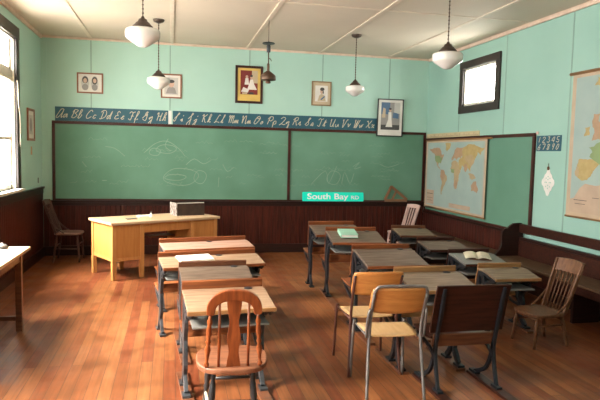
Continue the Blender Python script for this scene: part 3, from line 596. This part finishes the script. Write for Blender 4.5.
GL = 'iron and wood desks of the near-window column'; GM = 'iron and wood desks of the middle column'; GR_ = 'iron and wood desks of the column nearest the bench'
school_desk(1.86, -3.40, R(11), .97, 'wide school desk with pinkish worn top, closest to the teacher desk', m_desk_p, m_varn, m_ironl, zt=.745, dep=.33, slope=.03, group=GL, runner=None, inkx=.55)
school_desk(1.867, -4.23, R(9), .945, 'wide school desk with open white papers on its orange-brown top', m_desk_l, m_varn, m_ironl, zt=.74, dep=.35, slope=.04, group=GL, runner=None, inkx=.6, backm=m_varn)
school_desk(2.05, -4.76, R(4), .585, 'narrow school desk with dark rail and grey worn top', m_desk_g, m_dkwood, m_ironl, zt=.745, dep=.36, group=GL, runner=(.4, -.42), backm=m_varnd)
school_desk(2.062, -5.66, R(4), .578, 'school desk with oak rail and pale scratched top, behind the arch-backed chair', m_desk_l, m_oakrail, m_ironl, zt=.778, dz=.05, dep=.42, slope=.05, group=GL, runner=(.30, -.70), backm=m_varn)
school_desk(3.73, -2.48, R(-1), .605, 'farthest school desk of the middle column, nothing on top, nearest the street sign', m_desk_g, m_varn, zt=.82, dep=.45, group=GM, runner=None)
school_desk(3.80, -3.06, R(-5), .62, 'school desk with the mint green book on top', m_desk_g, m_varn, zt=.82, dep=.50, group=GM, runner=(.3, -.75))
school_desk(3.71, -4.40, R(0), .595, 'bare grey-topped school desk just beyond the two plywood chairs', m_desk_g, m_varn, zt=.82, dep=.48, slope=.08, group=GM, runner=(.35, -.55), backm=m_varn)
school_desk(3.735, -5.43, R(0), .54, 'pale-railed school desk between the plywood chairs and the dark empty seat', m_desk_r, m_oakrail, zt=.80, dep=.40, slope=.06, group=GM, runner=(.35, -.22))
school_desk(5.20, -1.66, R(-4), .53, 'school desk next to the small pink chair', m_desk_r, m_varnd, zt=.66, dep=.44, slope=.05, group=GR_, runner=(.35, -.4))
school_desk(5.06, -2.90, R(-1), .52, 'low dark-railed bare school desk beside the wall bench under the world map', m_desk_g, m_dkwood, zt=.66, dep=.42, slope=.05, group=GR_, runner=(.35, -.4), backm=m_dkwood)
school_desk(5.03, -3.82, R(-1), .50, 'black-railed school desk with an open cream book on top', m_shelf, m_dkwood, zt=.66, dep=.42, slope=.05, group=GR_, runner=(.35, -.35), backm=m_dkwood)
school_desk(4.98, -4.56, R(-1), .475, 'tan-topped school desk beside the slat-back chair', m_desk_r, m_oakrail, zt=.64, dep=.34, slope=.045, group=GR_, runner=(.28, -.28), backm=m_oakrail)

# rear folding seat unit
t = thing('folding_seat_unit', (4.085, -6.0, 0), R(0), 'dark wooden empty folding seat with iron legs at the rear of the middle column', 'school seat')
h = .262
for sx in (-h+.03, h-.03):
    MB().box(sx-.04, sx+.04, -.62, .325, 0, .022).build('runner', m_dkwood, t, .003)
    mb = MB(); sp = lambda pts: [(sx, q.x, q.y) for q in smooth_path([(a, b, 0) for a, b in pts], 5)]
    mb.ribbon(sp([(-.09, .78), (-.05, .60), (.0, .42), (.02, .30), (.0, .18), (-.045, .03)]), .03, .022)
    mb.ribbon(sp([(.02, .34), (.05, .23), (.12, .11), (.27, .03)]), .03, .022); mb.ribbon(sp([(.03, .24), (.12, .3), (.34, .35)]), .026, .018)
    mb.box(sx-.022, sx+.022, -.09, 0, .022, .04); mb.box(sx-.022, sx+.022, .22, .32, .022, .04)
    mb.build('leg', m_iron, t, .003)
P = smooth_path([(-.085, .80, 0), (-.045, .68, 0), (-.015, .56, 0), (.012, .44, 0)], 3)
MB().ribbon([(0, q.x, q.y) for q in P], .018, 2*h+.05, (1, 0, 0)).build('seat_back', m_dkwood, t, .004)
MB().ribbon([(0, .02, .42), (0, .035, .37), (0, .045, .325)], .018, 2*h-.02, (1, 0, 0)).build('lower_back_slat', m_varnd, t, .004)
P = smooth_path([(.07, .385, 0), (.16, .37, 0), (.3, .375, 0), (.38, .39, 0)], 3)
MB().ribbon([(0, q.x, q.y) for q in P], .018, 2*h-.03, (1, 0, 0)).build('folding_seat', m_dkwood, t, .004)

# ------------------------------------------------------------------ things on the desks
def onto(name, x, y, z, rx, rz): pass
t = thing('closed_book', (4.0, -3.32, .767), R(-6), 'mint green closed book on a middle-column desk', 'book'); t.rotation_euler.x = R(8)
mb = MB(); mb.box(-.1, .1, -.13, .13, 0, .006); mb.box(-.1, .1, -.13, .13, .034, .04); mb.box(-.1, -.094, -.13, .13, .006, .034); mb.build('cover', m_green, t, .002)
MB().box(-.093, .094, -.125, .125, .0065, .0335).build('pages', m_paper, t)
t = thing('open_book', (5.27, -4.03, .611), R(-20), 'open cream-paged book on the black-railed desk', 'book'); t.rotation_euler.x = R(9)
mb = MB(); P = smooth_path([(-.17, .004, 0), (-.12, .018, 0), (-.05, .022, 0), (0, .008, 0), (.05, .022, 0), (.12, .018, 0), (.17, .004, 0)], 3)
mb.ribbon([(q.x*.8, 0, q.y+.006) for q in P], .01, .2, (0, 1, 0)); mb.build('pages', m_cream2, t)
MB().box(-.14, .14, -.105, .105, 0, .004).build('cover', m_oak, t)
t = thing('open_exercise_book', (2.20, -4.38, .712), R(14), 'open white exercise book lying on a wide double desk', 'book'); t.rotation_euler.x = R(5)
mb = MB(); mb.box(-.155, -.002, -.10, .09, .001, .012); mb.box(.002, .16, -.09, .1, .001, .010); mb.build('pages', m_paper, t)
MB().box(-.16, .165, -.105, .105, -.001, .0005).build('cover', m_cream2, t)

# ------------------------------------------------------------------ plywood chairs
def ply_chair(x, y, rz, label, tube, toprail, s=1.0):
    t = thing('plywood_chair', (x, y, 0), rz, label, 'chair', 'plywood chairs on tube frames'); r = .011; h = .185
    for sx in (-1, 1):
        k = sx*h
        MB().tube(smooth_path([(k*1.02, .20, .445), (k*1.06, .215, .40), (k*1.12, .235, .0)], 4), r, 10).build('leg', tube, t)
        MB().tube(smooth_path([(k*1.12, -.25, 0), (k*1.04, -.20, .30), (k*1.0, -.185, .45), (k*1.0, -.215, .60)] + ([(k*1.0, -.285, .77)] if toprail else [(k*1.0, -.275, .79)]), 4), r, 10).build('leg', tube, t)
    mb = MB()
    mb.tube([(-h, .19, .432), (-h, -.19, .432)], .009, 8); mb.tube([(h, .19, .432), (h, -.19, .432)], .009, 8); mb.tube([(-h, .15, .432), (h, .15, .432)], .009, 8); mb.tube([(-h, -.12, .432), (h, -.12, .432)], .009, 8)
    if toprail:
        for sx in (-1, 1): mb.tube([(sx*(h+.008), -.16, .435), (sx*(h+.022), -.185, .445), (sx*(h+.023), -.20, .52), (sx*(h+.020), -.225, .61), (sx*(h+.012), -.24, .655)], .010, 8)
        mb.tube(smooth_path([(-h, -.285, .77), (-h+.012, -.300, .81), (-h+.05, -.306, .825), (0, -.315, .828), (h-.05, -.306, .825), (h-.012, -.300, .81), (h, -.285, .77)], 4), r, 10)
    mb.build('seat_frame', tube, t)
    # seat: dished ply with rounded corners
    nx, ny = 13, 13; vs = []; fs = []
    for top in (1, 0):
        for j in range(ny):
            for i in range(nx):
                u = i/(nx-1)*2-1; v = j/(ny-1)*2-1
                su = u*math.sqrt(1-.22*v*v*u*u if 1 else 1); wd = .19+.012*v
                X = su*wd; Y = v*.2*math.sqrt(1-.12*u*u*v*v)+.01
                Z = .452-.012*(1-u*u)*(1-v*v) - (.02*max(0, v-.55)**1.5*4) + (.0 if top else -.010)
                vs.append((X, Y, Z))
    n = nx*ny
    for j in range(ny-1):
        for i in range(nx-1): a = j*nx+i; fs.append((a, a+1, a+nx+1, a+nx)); fs.append((n+a, n+a+nx, n+a+nx+1, n+a+1))
    for i in range(nx-1): fs.append((i, n+i, n+i+1, i+1)); a = (ny-1)*nx+i; fs.append((a, a+1, n+a+1, n+a))
    for j in range(ny-1): a = j*nx; fs.append((a, a+nx, n+a+nx, n+a)); a = j*nx+nx-1; fs.append((a, n+a, n+a+nx, a+nx))
    MB().add(vs, fs, 0, True).build('seat', m_plys, t)
    # curved back, rounded top corners
    vs = []; fs = []; nx, nz = 15, 9; z0, z1 = (.62, .812) if toprail else (.63, .825)
    for lay in (0, 1):
        for j in range(nz):
            for i in range(nx):
                u = i/(nx-1)*2-1; v = j/(nz-1)*2-1
                X = u*.20*math.sqrt(1-.10*abs(v)**4*u*u); Z = (z0+z1)/2+v*(z1-z0)/2*math.sqrt(1-.18*u**4)
                Y = -.198-.035*(1-u*u)-.40*(Z-.6)+ (.013 if lay else 0)
                vs.append((X, Y, Z))
    n = nx*nz
    for j in range(nz-1):
        for i in range(nx-1): a = j*nx+i; fs.append((a, a+1, a+nx+1, a+nx)); fs.append((n+a, n+a+nx, n+a+nx+1, n+a+1))
    for i in range(nx-1): fs.append((i, n+i, n+i+1, i+1)); a = (nz-1)*nx+i; fs.append((a, a+1, n+a+1, n+a))
    for j in range(nz-1): a = j*nx; fs.append((a, a+nx, n+a+nx, n+a)); a = j*nx+nx-1; fs.append((a, n+a, n+a+nx, a+nx))
    br = MB().add(vs, fs, 0, True).build('backrest', m_ply, t)
    for sx in (-1, 1): MB().lathe([(.008, -.004), (.008, .003), (.004, .006)], 10, axis=Matrix.Translation((sx*(h-.0), -.287, .785)) @ Matrix.Rotation(PI/2, 4, 'X')).build('bolt', m_iron, br)
ply_chair(3.535, -5.38, R(-2), 'brown-tubed plywood chair standing just beyond the grey-tubed one', m_brown, False)
ply_chair(3.525, -5.86, R(-4), 'grey steel plywood chair, front one of the pair beside the dark seat', m_steel, True)

# ------------------------------------------------------------------ arch-backed chair
t = thing('arch_back_chair', (2.352, -6.30, 0), R(-3), 'red-brown wooden chair with arched back, vase splat and spindles', 'chair')
n = 36; out = []
for k in range(n):
    a = 2*PI*k/n; X = .215*math.copysign(abs(math.cos(a))**.62, math.cos(a)); Y = .215*math.copysign(abs(math.sin(a))**.75, math.sin(a)); X *= 1+.03*(Y/.2); out.append((X, Y))
MB().prism(out, .42, .455).build('seat', m_chairs, t, .010, seg=3)
tp = [(0, .012), (.08, .016), (.12, .011), (.2, .018), (.35, .022), (.45, .014), (.5, .02), (.55, .014), (.75, .016), (.85, .012), (1, .014)]
for sx in (-1, 1):
    MB().turned((sx*.13, .14, .42), (sx*.168, .19, 0), tp).build('leg', m_black, t); MB().turned((sx*.11, -.13, .42), (sx*.145, -.20, 0), tp).build('leg', m_black, t)
    MB().turned((sx*.153, .172, .17), (sx*.131, -.175, .17), [(0, .008), (.5, .014), (1, .008)]).build('stretcher', m_cream2, t)['label'] = 'pale worn side stretcher'
MB().turned((-.153, .158, .26), (.153, .158, .26), [(0, .008), (.5, .013), (1, .008)]).build('stretcher', m_black, t)
MB().turned((-.15, -.165, .24), (.15, -.165, .24), [(0, .008), (.5, .013), (1, .008)]).build('stretcher', m_black, t)
MB().turned((-.16, 0, .17), (.16, 0, .17), [(0, .008), (.5, .013), (1, .008)]).build('stretcher', m_black, t)
ta = .12
def bk(x, z): return (x, -.165-(z-.455)*ta*2.1*.6, z)
bp = [(0, .011), (.06, .016), (.10, .009), (.2, .012), (.32, .019), (.4, .010), (.45, .017), (.5, .010), (.62, .017), (.75, .012), (.82, .017), (.86, .010), (1, .011)]
for sx in (-1, 1):
    MB().turned(bk(sx*.155, .455), bk(sx*.133, .80), bp).build('back_post', m_chair, t)
    MB().turned(bk(sx*.085, .455), bk(sx*.082, .85), [(0, .008), (.4, .010), (1, .007)]).build('spindle', m_chair, t)
arch = [bk(x, z) for x, z in [(-.134, .775), (-.130, .82), (-.108, .86), (-.065, .884), (0, .893), (.065, .884), (.108, .86), (.130, .82), (.134, .775)]]
MB().ribbon(smooth_path(arch, 4), [.044+.022*math.sin(PI*k/32) for k in range(33)], .028, Vector((0, 1, .15)).normalized()).build('crest_arch', m_chair, t, .006)
mb = MB(); hw = [(.455, .042), (.50, .036), (.54, .030), (.58, .032), (.62, .041), (.66, .037), (.70, .030), (.74, .028), (.79, .036), (.84, .042), (.885, .042)]
hw = [(q.x, q.y) for q in smooth_path([(a, b, 0) for a, b in hw], 3)]
vs = []; fs = []
for z, h_ in hw:
    x_, y_, z_ = bk(0, z)
    for dx, dy in ((-h_, -.007), (h_, -.007), (h_, .007), (-h_, .007)): vs.append((dx, y_+dy, z))
for i in range(len(hw)-1):
    for k in range(4): fs.append((i*4+k, i*4+(k+1) % 4, i*4+4+(k+1) % 4, i*4+4+k))
fs += [(3, 2, 1, 0), tuple(len(vs)-4+k for k in range(4))]
MB().add(vs, fs).build('back_splat', m_chair, t, .002)

# ------------------------------------------------------------------ spindle chairs
def slat_chair(name, loc, rz, label, m, ms, sw=.40, sd=.40, sh=.44, ht=.86, slats=6, crest=.11, turned=True, arms=True, lean=.16, flat=False):
    t = thing(name, loc, rz, label, 'chair')
    # chair faces local +y
    n = 32; out = []
    for k in range(n):
        a = 2*PI*k/n; X = sw/2*math.copysign(abs(math.cos(a))**.5, math.cos(a)); Y = sd/2*math.copysign(abs(math.sin(a))**.5, math.sin(a)); out.append((X*(1+.06*(Y/sd*2)), Y))
    MB().prism(out, sh-.03, sh).build('seat', ms, t, .008)
    q = tp if turned else [(0, .017), (1, .015)]
    for sx in (-1, 1):
        MB().turned((sx*sw*.38, sd*.36, sh-.03), (sx*sw*.44, sd*.44, 0), q).build('leg', m, t); MB().turned((sx*sw*.34, -sd*.36, sh-.03), (sx*sw*.42, -sd*.50, 0), q).build('leg', m, t)
        MB().tube([(sx*sw*.41, sd*.40, .2), (sx*sw*.385, -sd*.43, .2)], .009, 8).build('stretcher', m, t)
    MB().tube([(-sw*.40, sd*.39, .26), (sw*.40, sd*.39, .26)], .010, 8).build('stretcher', m, t); MB().tube([(-sw*.37, -sd*.42, .24), (sw*.37, -sd*.42, .24)], .009, 8).build('stretcher', m, t)
    b = lambda x, z: (x, -sd*.40-(z-sh)*lean*2.2, z)
    for sx in (-1, 1):
        (MB().ribbon([b(sx*sw*.40, sh-.01), b(sx*sw*.45, ht)], .035, .022)).build('back_post', m, t, .004)
    for k in range(slats):
        x = (k-(slats-1)/2)*sw*.76/(slats)
        mb = MB(); mb.tube([b(x*.92, sh-.005), b(x*1.05, ht-crest+.01)], .006, 8) if not flat else mb.ribbon([b(x*.92, sh-.005), b(x*1.05, ht-crest+.01)], .018, .014); mb.build('spindle', m, t)
    mb = MB(); pts = []
    vs = []; fs = []; N = 11
    for i in range(N):
        u = i/(N-1)*2-1
        for z in (ht-crest, ht+.012*(1-u*u)):
            for dy in (-.01, .01): x_, y_, z_ = b(u*sw*.50, z); vs.append((x_, y_-.018*(1-u*u)+dy, z_))
    for i in range(N-1):
        a = i*4; c_ = a+4; fs += [(a, c_, c_+1, a+1), (a+2, a+3, c_+3, c_+2), (a, a+2, c_+2, c_), (a+1, c_+1, c_+3, a+3)]
    fs += [(0, 1, 3, 2), tuple(reversed([(N-1)*4+k for k in (0, 1, 3, 2)]))]
    MB().add(vs, fs).build('crest_rail', m, t, .003)
    if arms:
        for sx in (-1, 1): MB().tube(smooth_path([b(sx*sw*.43, sh+.17), (sx*sw*.47, -sd*.34, sh+.07), (sx*sw*.46, -sd*.1, sh)], 5), .010, 8).build('hip_brace', m, t)
    return t
slat_chair('slat_back_chair', (5.32, -5.10, 0), R(94), 'worn oak chair with slatted back standing alone before the long bench', m_oak, m_oak, sw=.36, sd=.38, sh=.31, ht=.76)
m_dchair = mat('dark_chair_stain', (.09, .04, .028), .4, c2=(.06, .025, .018)); m_dseat = mat('dark_chair_seat', (.2, .1, .065), .4)
slat_chair('spindle_chair', (.47, -.46, 0), R(-92), 'dark spindle-back chair standing in the left corner', m_dchair, m_dseat, sw=.40, sd=.40, ht=.92, crest=.07, slats=4)
slat_chair('painted_chair', (5.80, -.53, 0), R(104), 'small pale pink painted chair against the wainscot near the far right corner', m_pink, m_pink, sw=.34, sd=.34, sh=.42, ht=.87, crest=.055, slats=4, turned=False, arms=False, lean=.15, flat=True)

# ------------------------------------------------------------------ benches by the right wall
t = thing('wall_bench', (W, -.5, 0), 0, 'low plank bench along the wainscot below the world map', 'bench')
m_bench = mat('bench_tan', (.12, .066, .036), .45, c2=(.08, .042, .022), scale=3, stretch=WY, spec=.3)
MB().box(-.42, -.045, -2.5, 0, .40, .43).build('seat', m_bench, t, .004)
for y in (-2.45, -1.25, -.1): MB().box(-.38, -.06, y-.02, y+.02, 0, .399).build('leg', m_dkwood, t, .003)
MB().box(-.36, -.335, -2.42, -.12, .32, .399).build('apron', m_dkwood, t, .003)
t = thing('pew_bench', (W, -3.08, 0), 0, 'long dark wooden pew with scrolled end under the map of Europe', 'bench')
L = 4.6
MB().box(-.47, -.10, -L, -.045, .42, .45).build('seat', m_bench, t, .004)['label'] = 'tan worn seat'
mb = MB(); mb.box(-.10, -.065, -L, -.045, .755, .865); mb.build('top_rail', m_dkwood, t, .006)
mb = MB(); mb.box(-.10, -.05, -L, -.045, .655, .695); mb.build('middle_rail', m_dark, t, .006)
MB().box(-.10, -.075, -L, -.045, .451, .654).build('back_panel', m_dkwood, t, .003)
MB().box(-.44, -.415, -L, -.045, .33, .419).build('apron', m_dkwood, t, .003)
for y in (-1.5, -3.0): MB().box(-.40, -.08, y-.02, y+.02, 0, .419).build('leg', m_dark, t, .003)
e = [(-.06, 0), (-.44, 0), (-.44, .44), (-.41, .48), (-.36, .53), (-.335, .6), (-.34, .70), (-.335, .76), (-.30, .80), (-.25, .81), (-.22, .84), (-.17, .87), (-.06, .875)]
for y in (-.02, -L-.02):
    MB().prism(e, -.022, .022, mx=Matrix.Translation((0, y, 0)) @ Matrix.Rotation(PI/2, 4, 'X')).build('end_panel', m_dark, t, .006)

# ------------------------------------------------------------------ table by the left windows
t = thing('work_table', (.06, -3.86, 0), 0, 'plain oak table by the left window, cropped at the edge of view', 'table')
MB().box(0, .62, -1.3, 0, .73, .76).build('table_top', m_ttop, t, .005)
for x in (.04, .53):
    for y in (-1.25, -.22): MB().box(x, x+.055, y, y+.055, 0, .729).build('leg', m_varnd, t, .004)
mb = MB(); mb.box(.096, .529, -.205, -.18, .65, .729); mb.box(.096, .529, -1.235, -1.21, .65, .729); mb.box(.05, .07, -1.19, -.222, .65, .729); mb.box(.555, .575, -1.19, -.222, .65, .729); mb.build('apron', m_varnd, t)
mb = MB(); mb.box(.096, .529, -.21, -.17, .10, .14); mb.build('stretcher', m_varnd, t, .003)
t = thing('desk_bell', (.46, -3.98, .7605), 0, 'small dark metal object with pale cap on the table by the window', 'desk bell')
MB().lathe([(.055, 0), (.055, .012), (.04, .016)], 20).build('bell_base', m_black, t)
MB().lathe([(.045, .0165), (.043, .028), (.03, .042), (.006, .048), (.006, .056)], 20).build('bell_dome', m_steel, t)
